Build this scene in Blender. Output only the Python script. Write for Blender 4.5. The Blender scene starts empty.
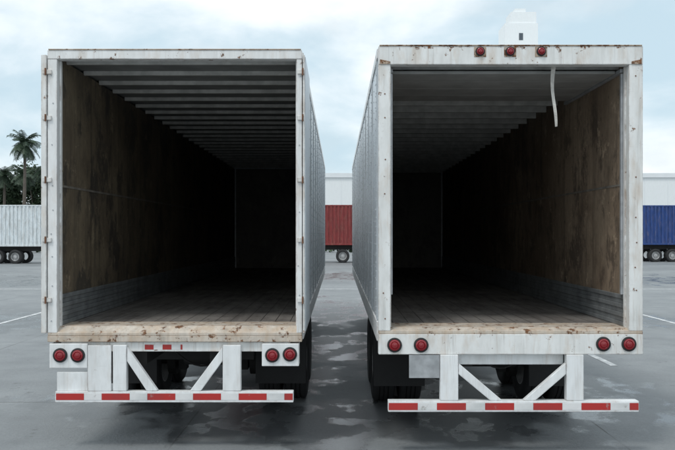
import bpy, math, random
from mathutils import Vector, Matrix
random.seed(7)
H=2.15; F=860.0; VX=338.0; VY=234.0
scene=bpy.context.scene
C=bpy.context.collection

# ---------------------------------------------------------------- materials
class M:
    def __init__(s,name,rough=0.6,metal=0.0,coord='Object'):
        s.m=bpy.data.materials.new(name); s.m.use_nodes=True
        s.n=s.m.node_tree.nodes; s.l=s.m.node_tree.links
        s.b=s.n['Principled BSDF']
        s.b.inputs['Roughness'].default_value=rough
        s.b.inputs['Metallic'].default_value=metal
        s.tc=s.n.new('ShaderNodeTexCoord').outputs[coord]
    def put(s,v,sock):
        if isinstance(v,(int,float)): sock.default_value=v
        elif isinstance(v,tuple): sock.default_value=(v[0],v[1],v[2],1.0) if len(sock.default_value)==4 else v[:3]
        else: s.l.new(v,sock)
    def mapv(s,sc,loc=(0,0,0)):
        k=s.n.new('ShaderNodeMapping'); k.inputs['Scale'].default_value=sc; k.inputs['Location'].default_value=loc
        s.l.new(s.tc,k.inputs['Vector']); return k.outputs['Vector']
    def ramp(s,v,lo,hi,a=0.0,b=1.0):
        k=s.n.new('ShaderNodeMapRange'); k.inputs['From Min'].default_value=lo; k.inputs['From Max'].default_value=hi
        k.inputs['To Min'].default_value=a; k.inputs['To Max'].default_value=b
        s.l.new(v,k.inputs['Value']); return k.outputs['Result']
    def noise(s,sc=5,lo=0.4,hi=0.6,st=(1,1,1),det=5,rough=0.55,loc=(0,0,0),dist=0.0):
        k=s.n.new('ShaderNodeTexNoise'); k.inputs['Scale'].default_value=sc; k.inputs['Detail'].default_value=det
        k.inputs['Roughness'].default_value=rough; k.inputs['Distortion'].default_value=dist
        s.l.new(s.mapv(st,loc),k.inputs['Vector'])
        return s.ramp(k.outputs['Fac'],lo,hi)
    def mix(s,f,a,b,mode='MIX'):
        k=s.n.new('ShaderNodeMix'); k.data_type='RGBA'; k.blend_type=mode
        s.put(f,k.inputs['Factor']); s.put(a,k.inputs[6]); s.put(b,k.inputs[7]); return k.outputs[2]
    def math(s,op,a,b=0.0,c=None,clamp=False):
        k=s.n.new('ShaderNodeMath'); k.operation=op; k.use_clamp=clamp
        s.put(a,k.inputs[0]); s.put(b,k.inputs[1])
        if c is not None: s.put(c,k.inputs[2])
        return k.outputs[0]
    def axis(s,i):
        k=s.n.new('ShaderNodeSeparateXYZ'); s.l.new(s.tc,k.inputs[0]); return k.outputs[i]
    def edge(s,r=0.018,lo=0.02,hi=0.2):
        bv=s.n.new('ShaderNodeBevel'); bv.samples=4; bv.inputs['Radius'].default_value=r
        g=s.n.new('ShaderNodeNewGeometry')
        d=s.n.new('ShaderNodeVectorMath'); d.operation='DOT_PRODUCT'
        s.l.new(bv.outputs[0],d.inputs[0]); s.l.new(g.outputs['Normal'],d.inputs[1])
        inv=s.math('SUBTRACT',1.0,d.outputs['Value'])
        return s.ramp(inv,lo,hi)
    def color(s,v): s.put(v,s.b.inputs['Base Color'])
    def rough(s,v): s.put(v,s.b.inputs['Roughness'])
    def bump(s,v,st=0.3,dist=0.01):
        k=s.n.new('ShaderNodeBump'); k.inputs['Strength'].default_value=st; k.inputs['Distance'].default_value=dist
        s.l.new(v,k.inputs['Height']); s.l.new(k.outputs[0],s.b.inputs['Normal'])

def paint(name,base,rust=0.35,grime=0.5,rough=0.45,edge=True,ruLo=0.60,halo=1.0,streak=0.0,zrust=None):
    m=M(name,rough)
    g=m.noise(2.2,0.40,0.80,(3,3,0.6),6)
    g2=m.noise(14,0.48,0.75,(1,1,0.35),7,loc=(3,1,2))
    dk=(base[0]*0.5,base[1]*0.48,base[2]*0.45)
    c=m.mix(m.math('MULTIPLY',g,grime),base,dk)
    c=m.mix(m.math('MULTIPLY',g2,grime*0.6),c,dk)
    kn=m.n.new('ShaderNodeTexNoise'); kn.inputs['Scale'].default_value=9; kn.inputs['Detail'].default_value=8; kn.inputs['Roughness'].default_value=0.7
    m.l.new(m.mapv((1,1,1),(5,2,9)),kn.inputs['Vector'])
    raw=kn.outputs['Fac']
    if zrust:   # more corrosion close to joints where water sits
        z=m.axis(2)
        for zc,wd,am in zrust:
            dz=m.math('ABSOLUTE',m.math('SUBTRACT',z,zc))
            raw=m.math('ADD',raw,m.ramp(dz,0,wd,am,0))
    rn=m.ramp(raw,ruLo,ruLo+0.05)
    if edge:
        e=m.edge()
        en=m.noise(6,0.52-0.10*rust,0.60,(1,1,1),6,0.7,loc=(1,7,3))
        rn=m.math('MAXIMUM',rn,m.math('MULTIPLY',e,en))
    rc=m.mix(m.noise(25,0.35,0.65),(0.085,0.04,0.022),(0.24,0.115,0.055))
    hl=m.noise(5,ruLo-0.12,ruLo+0.05,(1.4,1.4,0.5),6,0.6,loc=(5,2,9))
    c=m.mix(m.math('MULTIPLY',hl,0.38*rust*halo),c,(0.50,0.36,0.24))
    if streak>0:
        sk=m.noise(4,0.56,0.70,(4.5,4.5,0.30),7,0.65,loc=(8,2,1))
        c=m.mix(m.math('MULTIPLY',sk,streak),c,(0.33,0.21,0.13))
        sk2=m.noise(4,0.56,0.68,(5.5,5.5,0.25),7,0.65,loc=(2,6,5))
        c=m.mix(m.math('MULTIPLY',sk2,streak*0.8),c,(0.25,0.25,0.24))
    c=m.mix(m.math('MULTIPLY',rn,min(1,rust*1.6)),c,rc)
    sr=m.noise(4,0.66,0.69,(1.2,1,16),3,0.5,loc=(1,1,4))
    c=m.mix(m.math('MULTIPLY',sr,0.35*grime),c,dk)
    m.color(c); m.rough(m.ramp(rn,0,1,rough,0.85))
    m.bump(m.noise(5,0.2,0.8,det=3),0.22,0.012)
    return m.m

def plywood(name,a,b,stain,seam=1.22,scuff=0.5,loc=(0,0,0)):
    m=M(name,0.60)
    grain=m.noise(2.4,0.3,0.7,(1.2,1.2,0.25),7,0.7,loc=loc)
    patch=m.noise(0.9,0.42,0.58,(1,1,1),9,0.7,loc=loc)
    fine=m.noise(22,0.32,0.70,(1,1,0.6),7,0.75,loc=loc)
    # each sheet of ply slightly different in tone
    sheet=m.n.new('ShaderNodeTexWhiteNoise'); sheet.noise_dimensions='1D'
    m.l.new(m.math('FLOOR',m.math('DIVIDE',m.axis(1),seam)),sheet.inputs['W'])
    c=m.mix(patch,a,b)
    c=m.mix(m.math('MULTIPLY',sheet.outputs['Value'],0.35),c,(a[0]*0.6,a[1]*0.6,a[2]*0.62))
    c=m.mix(m.math('MULTIPLY',grain,0.35),c,(a[0]*0.45,a[1]*0.42,a[2]*0.4))
    c=m.mix(m.math('MULTIPLY',fine,0.30),c,(a[0]*0.35,a[1]*0.33,a[2]*0.3))
    st=m.noise(1.9,0.50,0.58,(1,1.2,0.8),10,0.78,loc=(loc[0]+4,8,2))
    c=m.mix(m.math('MULTIPLY',st,0.80),c,stain)
    drip=m.noise(3.0,0.52,0.64,(1,3.0,0.22),7,0.65,loc=(loc[0]+1,3,2))
    c=m.mix(m.math('MULTIPLY',drip,0.5),c,stain)
    # delaminated light blotches and rub marks
    sc=m.noise(3.6,0.575,0.61,(1,1,0.8),10,0.82,loc=(2,loc[1],9))
    c=m.mix(m.math('MULTIPLY',sc,scuff),c,(b[0]*1.45,b[1]*1.45,b[2]*1.45))
    s2=m.noise(14,0.66,0.70,(1,0.6,1),6,0.7,loc=(2,loc[1],4))
    c=m.mix(m.math('MULTIPLY',s2,scuff*1.2),c,(b[0]*1.7,b[1]*1.7,b[2]*1.75))
    s3=m.noise(10,0.64,0.68,(1,1,1),7,0.7,loc=(5,loc[1]+3,1))
    c=m.mix(m.math('MULTIPLY',s3,0.8),c,(0.025,0.022,0.02))
    y=m.axis(1)
    fr=m.math('FRACT',m.math('DIVIDE',y,seam))
    sm=m.math('LESS_THAN',fr,0.008)
    c=m.mix(sm,c,(0.02,0.018,0.015))
    m.color(c)
    m.bump(m.math('ADD',m.math('MULTIPLY',fine,0.5),m.math('MULTIPLY',sm,-2.0)),0.22,0.005)
    return m.m

def plain(name,c,rough=0.6,metal=0.0,var=0.3,sc=6):
    m=M(name,rough,metal)
    m.color(m.mix(m.math('MULTIPLY',m.noise(sc,0.35,0.65),var),c,(c[0]*0.4,c[1]*0.4,c[2]*0.4)))
    return m.m

MW =paint('frame_white_paint',(0.82,0.83,0.83),0.75,0.36,ruLo=0.635,streak=0.26,zrust=((1.18,0.22,0.05),(3.9,0.2,0.05)))
MWR=paint('rusty_white_paint',(0.80,0.81,0.80),0.95,0.40,ruLo=0.615,streak=0.38,zrust=((4.0,0.07,0.11),(1.18,0.07,0.06)))
MBU=paint('bumper_white_paint',(0.82,0.84,0.85),0.45,0.38,ruLo=0.67,streak=0.22)
MTH=paint('threshold_worn_steel',(0.62,0.56,0.49),0.95,0.85,0.6,ruLo=0.545,halo=1.4,streak=0.4)
MCP=paint('cap_rusted_steel',(0.55,0.50,0.44),1.0,0.8,0.7,ruLo=0.47,halo=1.4)
MSK=paint('aluminium_side_skin',(0.70,0.75,0.79),0.35,0.55,0.32,edge=False,ruLo=0.70,streak=0.55)
MSE=paint('side_seam_strip',(0.50,0.54,0.57),0.15,0.5,0.4,edge=False,ruLo=0.74)
MDR=paint('door_panel_paint',(0.66,0.72,0.77),0.3,0.40,0.4,ruLo=0.7)
MPL=plywood('plywood_liner_olive',(0.17,0.135,0.095),(0.30,0.245,0.165),(0.05,0.045,0.04),scuff=0.35)
MPR=plywood('plywood_liner_tan',(0.25,0.185,0.13),(0.42,0.325,0.235),(0.085,0.065,0.05),scuff=0.5,loc=(3,5,1))
MFW=plywood('front_wall_liner',(0.17,0.155,0.135),(0.25,0.23,0.20),(0.10,0.09,0.08),seam=50,scuff=0.2)
MRO=plain('roof_sheet_underside',(0.24,0.25,0.25),0.6,0,0.5,3)
MBO=plain('roof_bow_steel',(0.55,0.55,0.53),0.5,0,0.5,8)
MPN=plain('raised_door_panel',(0.40,0.40,0.39),0.5,0,0.4,4)
MSC=plain('scuff_liner_galvanised',(0.34,0.36,0.37),0.4,0.35,0.7,5)
MCH=plain('chassis_black_steel',(0.025,0.024,0.023),0.7,0,0.5,9)
MGR=plain('grey_galvanised',(0.46,0.48,0.50),0.45,0.3,0.5,9)
MRB=plain('black_rubber',(0.022,0.022,0.023),0.75,0,0.3,12)
MRM=plain('wheel_rim_steel',(0.5,0.5,0.5),0.45,0.2,0.6,8)
MRS=plain('rust_steel',(0.20,0.10,0.06),0.85,0,0.6,20)
MST=plain('strap_webbing',(0.66,0.64,0.60),0.8,0,0.4,20)
def lens():
    m=M('red_lens',0.18); m.color((0.25,0.008,0.015)); m.b.inputs['Coat Weight'].default_value=0.5
    m.bump(m.noise(90,0.3,0.7,det=1),0.4,0.002); return m.m
MLE=lens()
def tapem(name,c):
    m=M(name,0.35)
    m.color(m.mix(m.noise(9,0.60,0.70,(1,1,1),8,0.7),m.mix(m.noise(3,0.4,0.7),c,(c[0]*0.7,c[1]*0.7+0.02,c[2]*0.7+0.02)),(0.35,0.33,0.31))); return m.m
MTR=tapem('tape_red',(0.46,0.03,0.027))
MTW=tapem('tape_white',(0.76,0.76,0.76))

def floor_mat():
    m=M('trailer_floor_boards',0.5)
    x=m.axis(0)
    fr=m.math('FRACT',m.math('MULTIPLY',x,1/0.16))
    sm=m.math('LESS_THAN',fr,0.05)
    idn=m.noise(1,0.3,0.7,(6.25,0.12,0),1)
    st=m.noise(3,0.35,0.65,(2.5,0.5,1),8,0.65)
    st2=m.noise(1.2,0.46,0.6,(1,1,1),8,0.72,loc=(3,4,1))
    c=m.mix(idn,(0.17,0.155,0.145),(0.28,0.26,0.245))
    c=m.mix(m.math('MULTIPLY',st,0.6),c,(0.08,0.072,0.065))
    c=m.mix(m.math('MULTIPLY',st2,0.45),c,(0.38,0.36,0.335))
    sp=m.noise(6,0.60,0.66,(1.5,0.7,1),8,0.75,loc=(1,4,7))
    c=m.mix(m.math('MULTIPLY',sp,0.7),c,(0.05,0.045,0.04))
    c=m.mix(sm,c,(0.03,0.028,0.025))
    m.color(c); m.rough(m.ramp(st,0,1,0.36,0.62))
    m.bump(m.math('SUBTRACT',st,m.math('MULTIPLY',sm,2.0)),0.25,0.006)
    return m.m
MFL=floor_mat()
MTS=plain('track_strip_dull',(0.25,0.23,0.20),0.6,0.1,0.6,6)

# ---------------------------------------------------------------- mesh parts
def empty(name,loc):
    o=bpy.data.objects.new(name,None); C.objects.link(o); o.location=loc; o.empty_display_size=0.3
    return o
class Part:
    def __init__(s,name,mat,parent=None,bevel=0.0,smooth=False):
        s.name=name; s.mat=mat; s.p=parent; s.bv=bevel; s.sm=smooth; s.v=[]; s.f=[]
    def box(s,x0,x1,y0,y1,z0,z1):
        if x0>x1:x0,x1=x1,x0
        if y0>y1:y0,y1=y1,y0
        if z0>z1:z0,z1=z1,z0
        b=len(s.v)
        s.v+=[(x0,y0,z0),(x1,y0,z0),(x1,y1,z0),(x0,y1,z0),(x0,y0,z1),(x1,y0,z1),(x1,y1,z1),(x0,y1,z1)]
        s.f+=[tuple(b+i for i in q) for q in ((0,3,2,1),(4,5,6,7),(0,1,5,4),(1,2,6,5),(2,3,7,6),(3,0,4,7))]
    def prism(s,pts,y0,y1):
        b=len(s.v); n=len(pts)
        s.v+=[(p[0],y0,p[1]) for p in pts]+[(p[0],y1,p[1]) for p in pts]
        s.f.append(tuple(b+i for i in range(n))); s.f.append(tuple(b+n+i for i in reversed(range(n))))
        for i in range(n):
            j=(i+1)%n; s.f.append((b+i,b+n+i,b+n+j,b+j))
    def prismx(s,pts,x0,x1):
        b=len(s.v); n=len(pts)
        s.v+=[(x0,p[0],p[1]) for p in pts]+[(x1,p[0],p[1]) for p in pts]
        s.f.append(tuple(b+i for i in reversed(range(n)))); s.f.append(tuple(b+n+i for i in range(n)))
        for i in range(n):
            j=(i+1)%n; s.f.append((b+i,b+j,b+n+j,b+n+i))
    def lathe(s,c,axis,prof,seg=32):
        b=len(s.v); n=len(prof)
        for i in range(seg):
            a=2*math.pi*i/seg
            for r,h in prof:
                u,w=r*math.cos(a),r*math.sin(a)
                if axis=='x': p=(c[0]+h,c[1]+u,c[2]+w)
                elif axis=='y': p=(c[0]+u,c[1]+h,c[2]-w)
                else: p=(c[0]+u,c[1]+w,c[2]+h)
                s.v.append(p)
        for i in range(seg):
            j=(i+1)%seg
            for k in range(n-1):
                s.f.append((b+i*n+k,b+j*n+k,b+j*n+k+1,b+i*n+k+1))
    def cyl(s,c,axis,r,h0,h1,seg=20):
        s.lathe(c,axis,[(0.0001,h0),(r,h0),(r,h1),(0.0001,h1)],seg)
    def tube(s,a,b2,r0,r1,seg=7):
        a=Vector(a);b2=Vector(b2);d=(b2-a).normalized()
        u=d.orthogonal().normalized(); w=d.cross(u); b=len(s.v)
        for p,r in((a,r0),(b2,r1)):
            for i in range(seg):
                t=2*math.pi*i/seg; s.v.append(tuple(p+u*r*math.cos(t)+w*r*math.sin(t)))
        for i in range(seg):
            j=(i+1)%seg; s.f.append((b+i,b+j,b+seg+j,b+seg+i))
    def done(s):
        me=bpy.data.meshes.new(s.name)
        o0=s.p.location if s.p else Vector((0,0,0))
        me.from_pydata([(v[0]-o0.x,v[1]-o0.y,v[2]-o0.z) for v in s.v],[],s.f); me.update()
        ob=bpy.data.objects.new(s.name,me); C.objects.link(ob)
        if s.p: ob.parent=s.p
        me.materials.append(s.mat)
        if s.sm:
            for p in me.polygons: p.use_smooth=True
            md=ob.modifiers.new('es','EDGE_SPLIT'); md.split_angle=math.radians(35)
        if s.bv>0:
            md=ob.modifiers.new('bv','BEVEL'); md.width=s.bv; md.segments=2; md.limit_method='ANGLE'
            md.angle_limit=math.radians(50)
        return ob

TIRE=[(0.30,-0.115),(0.36,-0.135),(0.43,-0.142),(0.475,-0.132),(0.50,-0.112),(0.508,-0.09),
      (0.508,-0.062),(0.494,-0.058),(0.494,-0.048),(0.508,-0.044),(0.508,-0.008),(0.494,-0.004),(0.494,0.004),(0.508,0.008),
      (0.508,0.044),(0.494,0.048),(0.494,0.058),(0.508,0.062),(0.508,0.09),(0.50,0.112),(0.475,0.132),(0.43,0.142),(0.36,0.135),(0.30,0.115)]
def wheels(par,x0,x1,ys,zc=0.505,seg=40):
    t=Part('tyres',MRB,par,smooth=True); r=Part('wheel_rims',MRM,par,smooth=True); a=Part('axles',MCH,par)
    for y in ys:
        for sgn,xo in((1,x0),(-1,x1)):
            for k in(0,1):
                xc=xo+sgn*(0.16+0.335*k)
                t.lathe((xc,y,zc),'x',TIRE,seg)
            xc=xo+sgn*0.16
            r.lathe((xc,y,zc),'x',[(0.30,-0.115*sgn),(0.285,-0.12*sgn),(0.27,-0.09*sgn),(0.25,0.06*sgn),(0.13,0.08*sgn),(0.12,-0.06*sgn),(0.0001,-0.07*sgn)],28)
            xc=xo+sgn*0.495
            r.lathe((xc,y,zc),'x',[(0.30,0.115*sgn),(0.28,0.118*sgn),(0.26,0.05*sgn),(0.2,0.0),(0.0001,0.0)],28)
            a.cyl((xo+sgn*0.72,y,zc),'x',0.20,-0.05,0.05,24)
        a.cyl((0,y,zc),'x',0.065,x0+0.25,x1-0.25,16)
        for xx in (x0+0.85,x1-0.85):
            a.box(xx-0.05,xx+0.05,y-0.1,y+0.1,zc-0.13,zc+0.34)
            a.cyl((xx+0.0,y+0.22,zc+0.05),'y',0.09,-0.1,0.1,16)
    t.done(); r.done(); a.done()

def light(parR,parL,x,y,z,r=0.058):
    parR.lathe((x,y,z),'y',[(r*1.28,0.0),(r*1.28,-0.012),(r*1.02,-0.018),(r*1.0,-0.004)],28)
    parL.lathe((x,y,z),'y',[(r,-0.006),(r*0.96,-0.02),(r*0.7,-0.027),(r*0.62,-0.022),(r*0.5,-0.030),(0.0001,-0.034)],28)

def trailer(name,d,L,xo0,xo1,pin0,pin1,ytop,yhdr,ysill,ysillb,yfl,ply,kind):
    s=d/F
    X=lambda px:(px-VX)*s
    Z=lambda py:H+(VY-py)*s
    x0,x1,pl,pr=X(xo0),X(xo1),X(pin0),X(pin1)
    zt,zh,zs,zb,zf=Z(ytop),Z(yhdr),Z(ysill),Z(ysillb),Z(yfl)
    yf=d+L
    par=empty(name,((x0+x1)/2,d,0))
    fr=Part('rear_frame_posts',MWR if kind=='R' else MW,par,0.006)
    fr.box(x0,pl,d,d+0.09,zs,zh); fr.box(pr,x1,d,d+0.09,zs,zh)
    fr.box(pl-0.02,pl+0.012,d+0.092,d+0.14,zs,zh); fr.box(pr-0.012,pr+0.02,d+0.092,d+0.14,zs,zh)
    fr.done()
    bt=Part('post_bolts',MRS if kind=='R' else MGR,par)
    for xx in((x0+pl)/2,(pr+x1)/2):
        z=zs+0.12
        while z<zh-0.05:
            if random.random()<0.75: bt.cyl((xx+random.uniform(-0.012,0.012),d,z),'y',0.007,-0.004,0.0,8)
            z+=random.uniform(0.22,0.42)
    bt.done()
    hd=Part('rear_header',MWR if kind=='R' else MW,par,0.006)
    hd.box(x0,x1,d-0.004,d+0.12,zh,zt)
    hd.done()
    cap=Part('header_cap',MCP if kind=='R' else MTH,par,0.004)
    cap.box(x0+0.01,x1-0.01,d-0.012,d+0.13,zt,zt+0.012)
    cap.done()
    sk=Part('side_skins',MSK,par)
    sk.box(x0+0.004,x0+0.022,d+0.142,yf,zf-0.02,zt-0.02)
    sk.box(x1-0.022,x1-0.004,d+0.142,yf,zf-0.02,zt-0.02)
    sk.box(x0+0.024,x1-0.024,yf-0.02,yf,zf-0.02,zt-0.02)
    sk.done()
    se=Part('side_seams_and_rivets',MSE,par)
    n=int((L-0.3)/1.22)
    for i in range(n+1):
        y=d+0.30+i*1.22
        for sg,xx in((-1,x0+0.004),(1,x1-0.004)):
            se.box(xx,xx+sg*0.012,y-0.035,y+0.035,zf+0.06,zt-0.09)
            z=zf+0.1
            while z<zt-0.1:
                for dy in(-0.018,0.018):
                    se.box(xx+sg*0.012,xx+sg*0.018,y+dy-0.005,y+dy+0.005,z-0.005,z+0.005)
                z+=0.09
        if i<n:
            for k in(1,2):
                yy=y+k*1.22/3
                for sg,xx in((-1,x0+0.004),(1,x1-0.004)):
                    z=zf+0.1
                    while z<zt-0.1:
                        se.box(xx,xx+sg*0.007,yy-0.006,yy+0.006,z-0.006,z+0.006); z+=0.12
    se.done()
    ra=Part('side_rails',MW,par,0.004)
    for sg,xx in((-1,x0),(1,x1)):
        ra.box(xx+sg*0.010,xx-sg*0.03,d+0.144,yf+0.01,zt-0.09,zt+0.004)
        ra.box(xx+sg*0.010,xx-sg*0.03,d+0.144,yf+0.01,zf-0.14,zf+0.05)
    ra.done()
    li0,li1=pl-0.012,pr+0.012
    ln=Part('plywood_side_liners',ply,par)
    ln.box(x0+0.03,li0,d+0.144,yf-0.06,zf,zt-0.06)
    ln.box(li1,x1-0.03,d+0.144,yf-0.06,zf,zt-0.06); ln.done()
    fw=Part('front_wall',MFW,par); fw.box(x0+0.03,x1-0.03,yf-0.055,yf-0.022,zf,zt-0.06); fw.done()
    ct=Part('corner_trims',MGR,par)
    ct.box(li0,li0+0.035,yf-0.10,yf-0.06,zf+0.002,zt-0.07); ct.box(li1-0.035,li1,yf-0.10,yf-0.06,zf+0.002,zt-0.07)
    ct.done()
    sc=Part('scuff_liner',MSC,par,0.006)
    for k in range(7):
        z=zf+0.004+k*0.045
        sc.box(li0,li0+(0.022 if k%2==0 else 0.012),d+0.15,yf-0.11,z,z+0.044)
        sc.box(li1,li1-(0.022 if k%2==0 else 0.012),d+0.15,yf-0.11,z,z+0.044)
    sc.done()
    tr=Part('wall_track_strips',MTS,par)
    zt2=zf+1.42
    tr.box(li0,li0+0.006,d+0.15,yf-0.11,zt2-0.011,zt2+0.011); tr.box(li1,li1-0.006,d+0.15,yf-0.11,zt2-0.011,zt2+0.011); tr.done()
    rf=Part('roof_sheet',MRO,par); rf.box(x0+0.03,x1-0.03,d+0.122,yf-0.022,zt-0.03,zt-0.018); rf.done()
    bo=Part('roof_bows',MBO,par,0.004)
    y=d+0.35
    while y<yf-0.2:
        bo.prismx([(y-0.035,zt-0.032),(y-0.022,zh+0.012),(y+0.022,zh+0.012),(y+0.035,zt-0.032)],li0+0.002,li1-0.002)
        y+=0.61
    bo.done()
    if kind=='R':
        pn=Part('raised_rollup_door',MPN,par,0.004)
        y=d+0.30
        for k in range(4):
            pn.box(li0+0.05,li1-0.05,y,y+0.44,zh-0.035,zh-0.005); y+=0.446
        pn.done()
        tk=Part('door_tracks',MGR,par,0.003)
        tk.box(li0+0.004,li0+0.045,d+0.16,d+2.3,zh-0.05,zh-0.01); tk.box(li1-0.045,li1-0.004,d+0.16,d+2.3,zh-0.05,zh-0.01)
        tk.box(pl+0.002,pl+0.03,d+0.15,d+0.19,zf+0.32,zh-0.06); tk.box(pr-0.03,pr-0.002,d+0.15,d+0.19,zf+0.32,zh-0.06)
        tk.done()
        st=Part('pull_strap',MST,par)
        xs=X(558); zz=Z(63); pts=[]
        for k in range(25):
            t=k/24; pts.append((xs-0.010*math.sin(t*4.5)+0.015*t*t,d+0.17+0.02*math.sin(t*6),zz-t*0.60,0.020*math.cos(t*1.1+0.2)+0.003,0.014*math.sin(t*5)))
        for k in range(24):
            a,b=pts[k],pts[k+1]
            bb=len(st.v)
            st.v+=[(a[0]-a[3],a[1]-a[4],a[2]),(a[0]+a[3],a[1]+a[4],a[2]),(b[0]+b[3],b[1]+b[4],b[2]),(b[0]-b[3],b[1]-b[4],b[2])]; st.f.append((bb,bb+1,bb+2,bb+3))
        st.done()
    fl=Part('cargo_floor',MFL,par); fl.box(x0+0.024,x1-0.024,d+0.5,yf-0.022,zf-0.05,zf); fl.done()
    th=Part('threshold_plate',MTH,par,0.004)
    th.prismx([(d+0.0,zs-0.03),(d+0.498,zf-0.06),(d+0.498,zf+0.003),(d+0.09,zf+0.003),(d+0.0,zs)],x0+(0.002),x1-0.002)
    th.done()
    si=Part('rear_sill',MWR if kind=='R' else MTH,par,0.006)
    si.box(x0,x1,d-0.006,d+0.12,zb,zs-0.031)
    si.done()
    ch=Part('chassis_rails',MCH,par)
    for xx in(x0+0.85,x1-0.95):
        ch.box(xx,xx+0.10,d+0.2,yf-3.0,zf-0.40,zf-0.13)
    y=d+0.25
    while y<yf-0.2:
        ch.box(x0+0.04,x1-0.04,y,y+0.05,zf-0.128,zf-0.052); y+=0.35
    ch.box(x0+0.6,x1-0.6,d+1.2,d+1.3,zf-0.5,zf-0.14)
    ch.box(x0+0.75,x1-0.75,d+4.3,d+4.4,zf-0.55,zf-0.14)
    ch.cyl(((x0+x1)/2+0.1,d+2.0,zf-0.55),'x',0.13,-0.35,0.35,20)
    pp=None
    for k in range(14):
        t=k/13; p=(x0+0.95+t*0.9,d+0.9+0.3*t,zf-0.2-0.35*math.sin(t*3.14))
        if pp: ch.tube(pp,p,0.012,0.012,6)
        pp=p
    ch.done()
    lg=Part('landing_gear',MGR,par,0.01)
    for xx in(x0+0.6,x1-0.74):
        lg.box(xx,xx+0.14,yf-3.2,yf-3.06,0.30,zf-0.13); lg.box(xx+0.02,xx+0.12,yf-3.18,yf-3.08,0.05,0.30); lg.box(xx-0.05,xx+0.19,yf-3.25,yf-3.0,0.0,0.05)
    lg.box(x0+0.74,x1-0.74,yf-3.16,yf-3.12,0.6,0.66); lg.done()
    wheels(par,x0+0.02,x1-0.02,[d+2.75,d+4.0])
    return par,s,X,Z,x0,x1,pl,pr,zt,zh,zs,zb,zf,yf

# ---------------- left trailer
dL=8.6; L=15.0
par,s,X,Z,x0,x1,pl,pr,zt,zh,zs,zb,zf,yf=trailer('open_semi_trailer',dL,L,47.5,302,57,296.5,50,59,333,342,327,MPL,'L')
d=dL
dp=Part('folded_swing_doors',MDR,par,0.006)
dp.box(x0-0.055,x0-0.012,d+0.03,d+1.25,zf-0.05,zt-0.06)
dp.box(x1+0.012,x1+0.035,d+0.03,d+1.25,zf-0.05,zt-0.06); dp.done()
de=Part('door_edge_seals',MWR,par,0.003)
de.box(x0-0.060,x0-0.008,d-0.012,d+0.028,zf-0.06,zt-0.05)
de.box(x1+0.008,x1+0.028,d-0.006,d+0.028,zf-0.06,zt-0.05); de.done()
hg=Part('door_hinges',MWR,par,0.004)
hr=Part('hinge_pins',MRS,par)
for py in(72,118,180,240,300):
    z=Z(py)
    hg.box(x0-0.045,x0+0.045,d-0.020,d-0.002,z-0.022,z+0.022)
    hg.box(x1-0.045,x1+0.020,d-0.020,d-0.002,z-0.022,z+0.022)
    hr.cyl((x0-0.012,d-0.026,z),'z',0.010,-0.035,0.035,10); hr.cyl((x1+0.008,d-0.026,z),'z',0.009,-0.035,0.035,10)
hg.done(); hr.done()
us=Part('under_sill_beam',MWR,par,0.005)
us.box(X(60),X(290),d+0.03,d+0.12,Z(352),zb-0.002); us.done()
lb=Part('light_boxes',MBU,par,0.006)
lb.box(X(50),X(88),d-0.02,d+0.16,Z(368),Z(343.5)); lb.box(X(262),X(299),d-0.02,d+0.16,Z(366),Z(343.5))
lb.box(X(88.5),X(112),d-0.03,d-0.018,Z(391),Z(345)); lb.box(X(57),X(88),d-0.005,d+0.01,Z(391),Z(372)); lb.done()
rg=Part('light_grommets',MRB,par,smooth=True); ll=Part('tail_lights',MLE,par,smooth=True)
for px,py in((61,355),(78.5,355),(272.5,355),(290,354)): light(rg,ll,X(px),d-0.021,Z(py),0.056)
rg.done(); ll.done()
ug=Part('underride_guard',MBU,par,0.006)
ug.box(X(56),X(293.5),d-0.03,d+0.07,Z(402),Z(391))
ug.box(X(113.5),X(127),d-0.026,d+0.06,Z(390.8),Z(345)); ug.box(X(223),X(241),d-0.026,d+0.06,Z(390.8),Z(345))
ug.prism([(X(147),Z(390.8)),(X(158),Z(390.8)),(X(127.3),Z(347)),(X(127.3),Z(361))],d-0.018,d+0.05)
ug.prism([(X(190),Z(390.8)),(X(201),Z(390.8)),(X(222.7),Z(361)),(X(222.7),Z(347))],d-0.018,d+0.05)
ug.done()
def tape(par,X,Z,y,p0,p1,py0,py1,rl,wl,start_red=True):
    R=Part('reflective_tape_red',MTR,par);W=Part('reflective_tape_white',MTW,par)
    p=p0; red=start_red
    while p<p1-1:
        q=min(p+(rl if red else wl),p1)
        (R if red else W).box(X(p+0.1),X(q-0.1),y-0.003,y-0.0005,Z(py1),Z(py0)); p=q; red=not red
    R.done(); W.done()
tape(par,X,Z,d-0.03,57,293,393,399.5,28,17.5)
tape(par,X,Z,d+0.03,144,182,345,350,9,9)
mf=Part('mud_flaps',MRB,par); mf.box(x0+0.04,x0+0.66,d+2.05,d+2.062,0.30,zf-0.14); mf.box(x1-0.66,x1-0.04,d+2.05,d+2.062,0.30,zf-0.14); mf.done()

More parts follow.
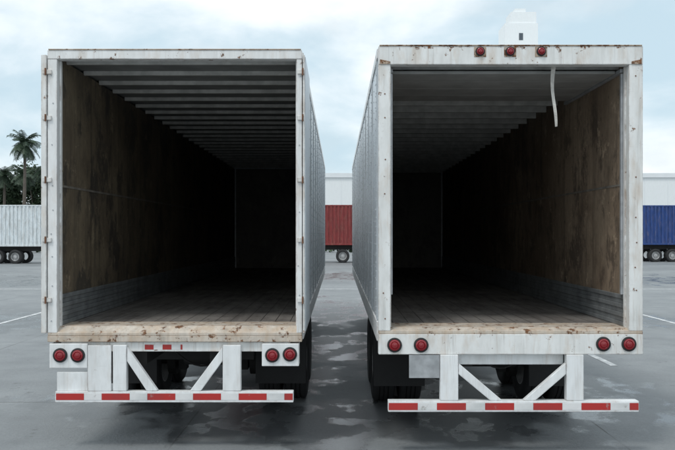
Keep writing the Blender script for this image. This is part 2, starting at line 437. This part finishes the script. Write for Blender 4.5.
# ---------------- right trailer
dR=8.6*100/102.3
par,s,X,Z,x0,x1,pl,pr,zt,zh,zs,zb,zf,yf=trailer('open_semi_trailer',dR,L+0.2,378.5,643,390.5,629,46,64.5,331,354.5,328.5,MPR,'R')
d=dR
rg=Part('light_grommets',MRB,par,smooth=True); ll=Part('tail_lights',MLE,par,smooth=True)
for px,py in((394.5,345),(421,345),(603,344),(628.5,344)): light(rg,ll,X(px),d-0.007,Z(py),0.056)
for px in(480,510,541): light(rg,ll,X(px),d-0.007,Z(51.5),0.036)
rg.done(); ll.done()
lbx=Part('marker_light_brackets',MCP,par,0.003)
for px in(480,510,541): lbx.box(X(px-6),X(px+6),d-0.0075,d-0.0045,Z(57),Z(47))
lbx.done()
ug=Part('underride_guard',MBU,par,0.006)
ug.box(X(388),X(638),d-0.03,d+0.08,Z(411.5),Z(400.5))
ug.box(X(440),X(458),d-0.026,d+0.07,Z(400.3),Z(354.7)); ug.box(X(566),X(583),d-0.026,d+0.07,Z(400.3),Z(354.7))
ug.prism([(X(490),Z(400.3)),(X(502),Z(400.3)),(X(458.3),Z(363)),(X(458.3),Z(374))],d-0.018,d+0.05)
ug.prism([(X(523),Z(400.3)),(X(535),Z(400.3)),(X(565.7),Z(374)),(X(565.7),Z(363))],d-0.018,d+0.05)
ug.box(X(458.3),X(565.7),d+0.09,d+0.14,Z(366),Z(355)); ug.done()
tape(par,X,Z,d-0.03,388.5,637.5,402.5,409.5,29,19)
pt=Part('bracket_plate',MGR,par,0.003); pt.box(X(409),X(439.5),d-0.01,d+0.0,Z(378),Z(355)); pt.done()
mf=Part('mud_flaps',MRB,par); mf.box(x0+0.04,x0+0.66,d+2.05,d+2.062,0.30,zf-0.14); mf.box(x1-0.66,x1-0.04,d+2.05,d+2.062,0.30,zf-0.14); mf.done()
gu=Part('corner_rust_gussets',MCP,par,0.002)
for xx,sg in((x0+0.015,1),(x1-0.015,-1)):
    gu.prism([(xx,zh+0.004),(xx+sg*0.10,zh+0.004),(xx+sg*0.10,zh+0.03),(xx,zh+0.05)][::sg],d-0.010,d-0.005)
gu.done()

# ---------------- ground
def ground():
    m=M('lot_asphalt',0.6)
    big=m.noise(0.22,0.35,0.65,det=6)
    mid=m.noise(1.3,0.38,0.72,det=8,rough=0.65,loc=(4,2,0))
    fine=m.noise(26,0.3,0.7,det=8,rough=0.75)
    c=m.mix(big,(0.225,0.243,0.253),(0.325,0.345,0.355))
    c=m.mix(m.math('MULTIPLY',mid,0.45),c,(0.14,0.15,0.16))
    c=m.mix(m.math('MULTIPLY',fine,0.38),c,(0.10,0.105,0.11))
    spots=m.noise(3.2,0.62,0.70,det=6,rough=0.6,loc=(6,1,0))
    c=m.mix(m.math('MULTIPLY',spots,0.5),c,(0.06,0.06,0.06))
    for ax,per,off in((0,4.6,0.37),(1,6.1,0.2)):
        f=m.math('FRACT',m.math('ADD',m.math('DIVIDE',m.axis(ax),per),off))
        c=m.mix(m.math('MULTIPLY',m.math('LESS_THAN',f,0.004),m.noise(0.8,0.35,0.6,loc=(ax,3,0))),c,(0.09,0.09,0.09))
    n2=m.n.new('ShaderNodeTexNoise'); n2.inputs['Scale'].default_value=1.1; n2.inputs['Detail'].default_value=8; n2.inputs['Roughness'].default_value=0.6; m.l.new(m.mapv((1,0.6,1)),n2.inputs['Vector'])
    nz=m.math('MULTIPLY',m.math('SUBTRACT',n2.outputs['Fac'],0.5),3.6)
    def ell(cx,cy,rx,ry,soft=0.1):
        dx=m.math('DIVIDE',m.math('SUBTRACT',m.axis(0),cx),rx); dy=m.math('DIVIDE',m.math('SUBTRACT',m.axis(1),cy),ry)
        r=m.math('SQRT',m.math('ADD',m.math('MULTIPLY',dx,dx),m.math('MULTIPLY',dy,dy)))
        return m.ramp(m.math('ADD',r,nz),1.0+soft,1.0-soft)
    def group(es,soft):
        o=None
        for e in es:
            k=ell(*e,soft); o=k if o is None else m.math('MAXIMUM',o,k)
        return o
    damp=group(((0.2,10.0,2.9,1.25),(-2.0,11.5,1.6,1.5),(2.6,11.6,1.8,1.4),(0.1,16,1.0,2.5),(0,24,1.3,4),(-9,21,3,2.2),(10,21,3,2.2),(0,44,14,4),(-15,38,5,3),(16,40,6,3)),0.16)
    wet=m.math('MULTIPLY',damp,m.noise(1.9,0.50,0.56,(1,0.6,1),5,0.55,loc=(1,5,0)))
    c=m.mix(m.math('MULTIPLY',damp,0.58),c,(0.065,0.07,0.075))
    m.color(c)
    r1=m.ramp(damp,0,1,0.62,0.36)
    rr=m.n.new('ShaderNodeMix'); rr.data_type='FLOAT'; m.l.new(wet,rr.inputs[0]); m.l.new(r1,rr.inputs[2]); rr.inputs[3].default_value=0.14
    m.rough(rr.outputs[0])
    hb=m.math('MULTIPLY',fine,m.math('SUBTRACT',1.0,m.math('MULTIPLY',wet,0.8)))
    m.bump(hb,0.6,0.009)
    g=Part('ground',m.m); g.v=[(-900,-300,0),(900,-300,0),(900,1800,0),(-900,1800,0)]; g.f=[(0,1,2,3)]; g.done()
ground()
def markings():
    m=M('worn_road_paint',0.6)
    m.color(m.mix(m.noise(6,0.42,0.60,det=8,rough=0.7),(0.72,0.73,0.73),(0.34,0.36,0.37)))
    p=Part('parking_bay_lines',m.m)
    def line(x0,y0,x1,y1,w=0.12):
        a=Vector((x0,y0));b=Vector((x1,y1));n=(b-a).normalized(); n=Vector((-n.y,n.x))*w/2
        i=len(p.v)
        for q in(a-n,b-n,b+n,a+n): p.v.append((q.x,q.y,0.004))
        p.f.append((i,i+1,i+2,i+3))
    for k in range(1,8):
        for sg in(-1,1): line(sg*(k*3.6+0.9),14.0,sg*(k*3.6+0.9),28)
    line(-40,33.5,40,33.5,0.2)
    p.done()
markings()

# ---------------- distant vehicles
def corr(part,x0,x1,yface,z0,z1,pitch=0.28,dep=0.05):
    x=x0; k=0
    while x<x1-0.01:
        q=min(x+pitch/2,x1); 
        part.box(x,q,yface-(dep if k%2 else 0),yface+0.05,z0,z1); x=q; k+=1
def container(name,x0,x1,y,z0,z1,col,wheelx,legx):
    w=2.44
    par=empty(name,((x0+x1)/2,y+w/2,0))
    mt=paint(name+'_paint',col,0.35,0.8,0.5,edge=False,ruLo=0.66,streak=0.3)
    b=Part('corrugated_walls',mt,par)
    corr(b,x0+0.15,x1-0.15,y+0.06,z0+0.15,z1-0.1); b.box(x0+0.02,x1-0.02,y+0.115,y+w-0.02,z0+0.1,z1-0.03)
    b.done()
    f=Part('edge_frame',mt,par,0.01)
    for a in(x0,x1-0.15): f.box(a,a+0.15,y,y+w,z0,z1-0.001)
    f.box(x0+0.15,x1-0.15,y,y+0.06,z0,z0+0.149); f.box(x0+0.15,x1-0.15,y,y+0.06,z1-0.099,z1-0.001); f.done()
    c=Part('chassis',MCH,par)
    for yy in(y+0.7,y+1.5): c.box(x0,x1,yy,yy+0.15,z0-0.35,z0-0.02)
    for xx in legx: c.box(xx,xx+0.15,y+0.2,y+0.35,0,z0-0.02); c.box(xx,xx+0.15,y+w-0.35,y+w-0.2,0,z0-0.02)
    c.done()
    t=Part('tyres',MRB,par,smooth=True); r=Part('rims',MRM,par,smooth=True)
    for xx in wheelx:
        for yy in(y+0.15,y+0.49,y+w-0.49,y+w-0.15): t.lathe((xx,yy,0.5),'y',TIRE,24)
        r.lathe((xx,y+0.15,0.5),'y',[(0.30,-0.115),(0.28,-0.11),(0.25,0.04),(0.12,0.02),(0.12,-0.08),(0.0001,-0.09)],20)
    t.done(); r.done()
container('red_container_trailer',-9.0,3.2,64,1.32,4.32,(0.24,0.028,0.028),(0.35,1.6,-6.5),(-2.6,))
container('blue_container_trailer',22.6,34.8,66,1.32,4.36,(0.015,0.06,0.24),(24.4,25.7),(32.0,))
container('white_container_trailer',-34.5,-20.6,62,1.25,4.25,(0.76,0.82,0.85),(-24.6,-23.3),(-32.5,))
container('white_container_trailer',36.4,48.0,66,1.3,4.3,(0.74,0.77,0.78),(38,39.3),(46,))

# ---------------- buildings
MWH=paint('warehouse_white_wall',(0.84,0.87,0.88),0.05,0.10,0.7,edge=False,ruLo=0.8)
MGL=plain('window_glass',(0.08,0.10,0.12),0.15,0,0.2,1)
MBD=plain('roof_fascia_pale',(0.82,0.85,0.87),0.6,0,0.10,1)
w=empty('white_warehouse',(36,125,0))
b=Part('walls',MWH,w); b.box(-7,90,118,160,0,10.2); b.done()
b=Part('roof_fascia',MBD,w); b.box(-7.2,90.2,117.8,117.998,9.9,10.5); b.done()
b=Part('loading_doors',MBD,w)
for k in range(14): b.box(-4+k*6.6,-0.4+k*6.6,117.9,117.997,1.2,4.9)
b.done()
b=Part('wall_panel_joints',MBD,w)
for k in range(30): b.box(-6.0+k*3.2,-5.94+k*3.2,117.97,117.997,5.1,9.8)
b.done()
t=empty('white_tower_block',(32,160,0)); D=150.0; q=D/F
tx=lambda px:(px-VX)*q
tz=lambda py:H+(VY-py)*q
b=Part('walls',MWH,t); b.box(18,46,162,178,0,31); b.box(tx(505),tx(538),D,D+6,0,tz(23)); b.box(tx(511.5),tx(537),D+0.5,D+5,tz(23)+0.001,tz(11)); b.box(tx(516),tx(527),D+1,D+3,tz(11)+0.001,tz(7)); b.box(tx(526),tx(526)+0.3,D+3.2,D+3.5,tz(11),tz(4)); b.box(18.5,45.5,D+6.01,162-0.01,0,30.0); b.done()
b=Part('windows',MGL,t)
for fl in range(9):
    for k in range(8): b.box(19.5+k*3.3,21.3+k*3.3,D+5.95,D+6.005,2+fl*3.1,3.5+fl*3.1)
b.box(tx(519),tx(523),D-0.04,D-0.002,tz(40),tz(33)); b.done()

# ---------------- vegetation
def leafmat(name,a,b):
    m=M(name,0.6); m.color(m.mix(m.noise(0.8,0.35,0.65,det=4),a,b)); return m.m
MLF=leafmat('tree_foliage',(0.022,0.045,0.022),(0.055,0.09,0.042))
MPF=leafmat('palm_foliage',(0.025,0.05,0.03),(0.055,0.09,0.05))
MTK=plain('bark',(0.14,0.12,0.10),0.9,0,0.5,3)
def palm(x,y,h,R,nf=34):
    par=empty('palm_tree',(x,y,0))
    t=Part('trunk',MTK,par)
    pts=[(x+0.25*math.sin(k/8*2),y,h*k/8) for k in range(9)]
    for k in range(8): t.tube(pts[k],pts[k+1],0.26-0.012*k,0.26-0.012*(k+1),9)
    t.tube(pts[-1],(pts[-1][0],y,h+0.5),0.2,0.1,8); t.done()
    f=Part('fronds',MPF,par); tip=Vector(pts[-1])+Vector((0,0,0.3))
    for i in range(nf):
        az=i*2.399; el=math.radians(random.uniform(-45,75)); ln=R*random.uniform(0.85,1.1)
        prev=tip.copy(); dirv=Vector((math.cos(az)*math.cos(el),math.sin(az)*math.cos(el),math.sin(el)))
        for sgm in range(9):
            dirv=(dirv+Vector((0,0,-0.16))).normalized(); nx=prev+dirv*ln/9
            side=dirv.cross(Vector((0,0,1))).normalized()
            f.tube(prev,nx,0.03,0.025,3)
            for q in range(3):
                p=prev.lerp(nx,q/3); wl=R*0.27*(1-0.75*abs((sgm+q/3)/9-0.45))
                for sg in(-1,1):
                    e=p+side*sg*wl*0.8+dirv*wl*0.35+Vector((0,0,-wl*random.uniform(0.2,0.6)))
                    bb=len(f.v); f.v+=[tuple(p-dirv*0.035),tuple(p+dirv*0.035),tuple(e+dirv*0.02),tuple(e-dirv*0.02)]; f.f.append((bb,bb+1,bb+2,bb+3))
            prev=nx
    f.done()
def tree(x,y,h,R,n=8000):
    par=empty('broadleaf_tree',(x,y,0))
    t=Part('trunk_and_limbs',MTK,par)
    t.tube((x,y,0),(x,y,h*0.45),0.32,0.2,9)
    cl=[]
    for i in range(28):
        a=random.uniform(0,6.28); r=R*random.uniform(0.1,0.85); z=h*random.uniform(0.35,0.92)
        c=Vector((x+r*math.cos(a),y+r*math.sin(a),z)); cl.append((c,R*random.uniform(0.24,0.44)))
        t.tube((x,y,h*random.uniform(0.2,0.34)),tuple(c),0.12,0.03,5)
    t.done()
    f=Part('leaf_clumps',MLF,par)
    for i in range(n):
        c,r=random.choice(cl); v=Vector((random.gauss(0,1),random.gauss(0,1),random.gauss(0,0.8))).normalized()*r*random.uniform(0.4,1.1)
        p=c+v; u=Vector((random.gauss(0,1),random.gauss(0,1),random.gauss(0,1))).normalized(); w2=u.orthogonal().normalized(); sz=random.uniform(0.12,0.28)
        bb=len(f.v); f.v+=[tuple(p+u*sz),tuple(p+w2*sz*0.6),tuple(p-u*sz),tuple(p-w2*sz*0.6)]; f.f.append((bb,bb+1,bb+2,bb+3))
    f.done()
palm(-40.3,110,13.4,2.5,50)
palm(-46,118,10.2,2.5); palm(-42.6,116,9.8,2.2); palm(-38.0,112,10.4,2.4); palm(-52,120,10,2.3)
for x,y,h,R in((-50,124,11.4,4.4),(-46.5,122,11.2,4.0),(-42.5,121,11.6,4.0),(-39.0,122,11.4,3.8),(-57,125,10.8,4.2),(-33,126,9,3.6)): tree(x,y,h,R)
hd=Part('hedge',MLF)
for i in range(9000):
    p=Vector((random.uniform(-75,60),100+random.uniform(-0.8,0.8),random.uniform(0.05,1)*(2.2+0.4*math.sin(i))))
    u=Vector((random.gauss(0,1),random.gauss(0,1),random.gauss(0,1))).normalized(); w2=u.orthogonal().normalized(); sz=random.uniform(0.15,0.32)
    bb=len(hd.v); hd.v+=[tuple(p+u*sz),tuple(p+w2*sz*0.7),tuple(p-u*sz),tuple(p-w2*sz*0.7)]; hd.f.append((bb,bb+1,bb+2,bb+3))
hd.done()

# ---------------- world
W=bpy.data.worlds.new('World'); scene.world=W; W.use_nodes=True
n=W.node_tree.nodes; l=W.node_tree.links; bg=n['Background']
sky=n.new('ShaderNodeTexSky'); sky.sky_type='NISHITA'; sky.sun_disc=False
EL=60; AZ=math.atan2(-0.62,-0.78)
sky.sun_elevation=math.radians(EL); sky.sun_rotation=AZ; sky.air_density=1.0; sky.dust_density=1.5
tc=n.new('ShaderNodeTexCoord'); mp=n.new('ShaderNodeMapping'); mp.inputs['Scale'].default_value=(1,1,2.1); mp.inputs['Location'].default_value=(0.9,0.1,0.55)
l.new(tc.outputs['Generated'],mp.inputs['Vector'])
no=n.new('ShaderNodeTexNoise'); no.inputs['Scale'].default_value=3.4; no.inputs['Detail'].default_value=8; no.inputs['Roughness'].default_value=0.52; no.inputs['Distortion'].default_value=0.25
l.new(mp.outputs[0],no.inputs['Vector'])
mr=n.new('ShaderNodeMapRange'); mr.interpolation_type='SMOOTHSTEP'; mr.inputs['From Min'].default_value=0.34; mr.inputs['From Max'].default_value=0.60
l.new(no.outputs['Fac'],mr.inputs['Value'])
cm=n.new('ShaderNodeMix'); cm.data_type='RGBA'; cm.inputs[6].default_value=(6.1,7.8,8.8,1); cm.inputs[7].default_value=(11.0,11.5,11.7,1); l.new(mr.outputs[0],cm.inputs[0])
no3=n.new('ShaderNodeTexNoise'); no3.inputs['Scale'].default_value=5.5; no3.inputs['Detail'].default_value=7; l.new(mp.outputs[0],no3.inputs['Vector'])
m3=n.new('ShaderNodeMapRange'); m3.interpolation_type='SMOOTHSTEP'; m3.inputs['From Min'].default_value=0.48; m3.inputs['From Max'].default_value=0.68; m3.inputs['To Max'].default_value=0.5
l.new(no3.outputs['Fac'],m3.inputs['Value'])
c3=n.new('ShaderNodeMix'); c3.data_type='RGBA'; l.new(m3.outputs[0],c3.inputs[0]); l.new(cm.outputs[2],c3.inputs[6]); c3.inputs[7].default_value=(6.8,7.7,8.2,1)
mx=n.new('ShaderNodeMix'); mx.data_type='RGBA'; mx.inputs[0].default_value=0.90; l.new(sky.outputs[0],mx.inputs[6]); l.new(c3.outputs[2],mx.inputs[7])
l.new(mx.outputs[2],bg.inputs['Color']); bg.inputs['Strength'].default_value=0.104
sl=bpy.data.lights.new('sun','SUN'); sl.energy=1.35; sl.angle=math.radians(14); sl.color=(1,0.97,0.92)
so=bpy.data.objects.new('sun',sl); C.objects.link(so)
tos=Vector((-0.62*math.cos(math.radians(EL)),-0.78*math.cos(math.radians(EL)),math.sin(math.radians(EL))))
so.rotation_euler=tos.to_track_quat('Z','Y').to_euler(); so.location=(0,0,30)

# ---------------- camera
cd=bpy.data.cameras.new('camera'); co=bpy.data.objects.new('camera',cd); C.objects.link(co); scene.camera=co
co.location=(0,0,H); co.rotation_euler=(math.radians(90),0,0)
cd.sensor_width=36; cd.lens=F/675*36; cd.clip_end=4000; cd.clip_start=0.1
cd.shift_x=(337.5-VX)/675; cd.shift_y=(VY-225)/675
scene.view_settings.view_transform='Standard'; scene.view_settings.look='None'; scene.view_settings.exposure=0
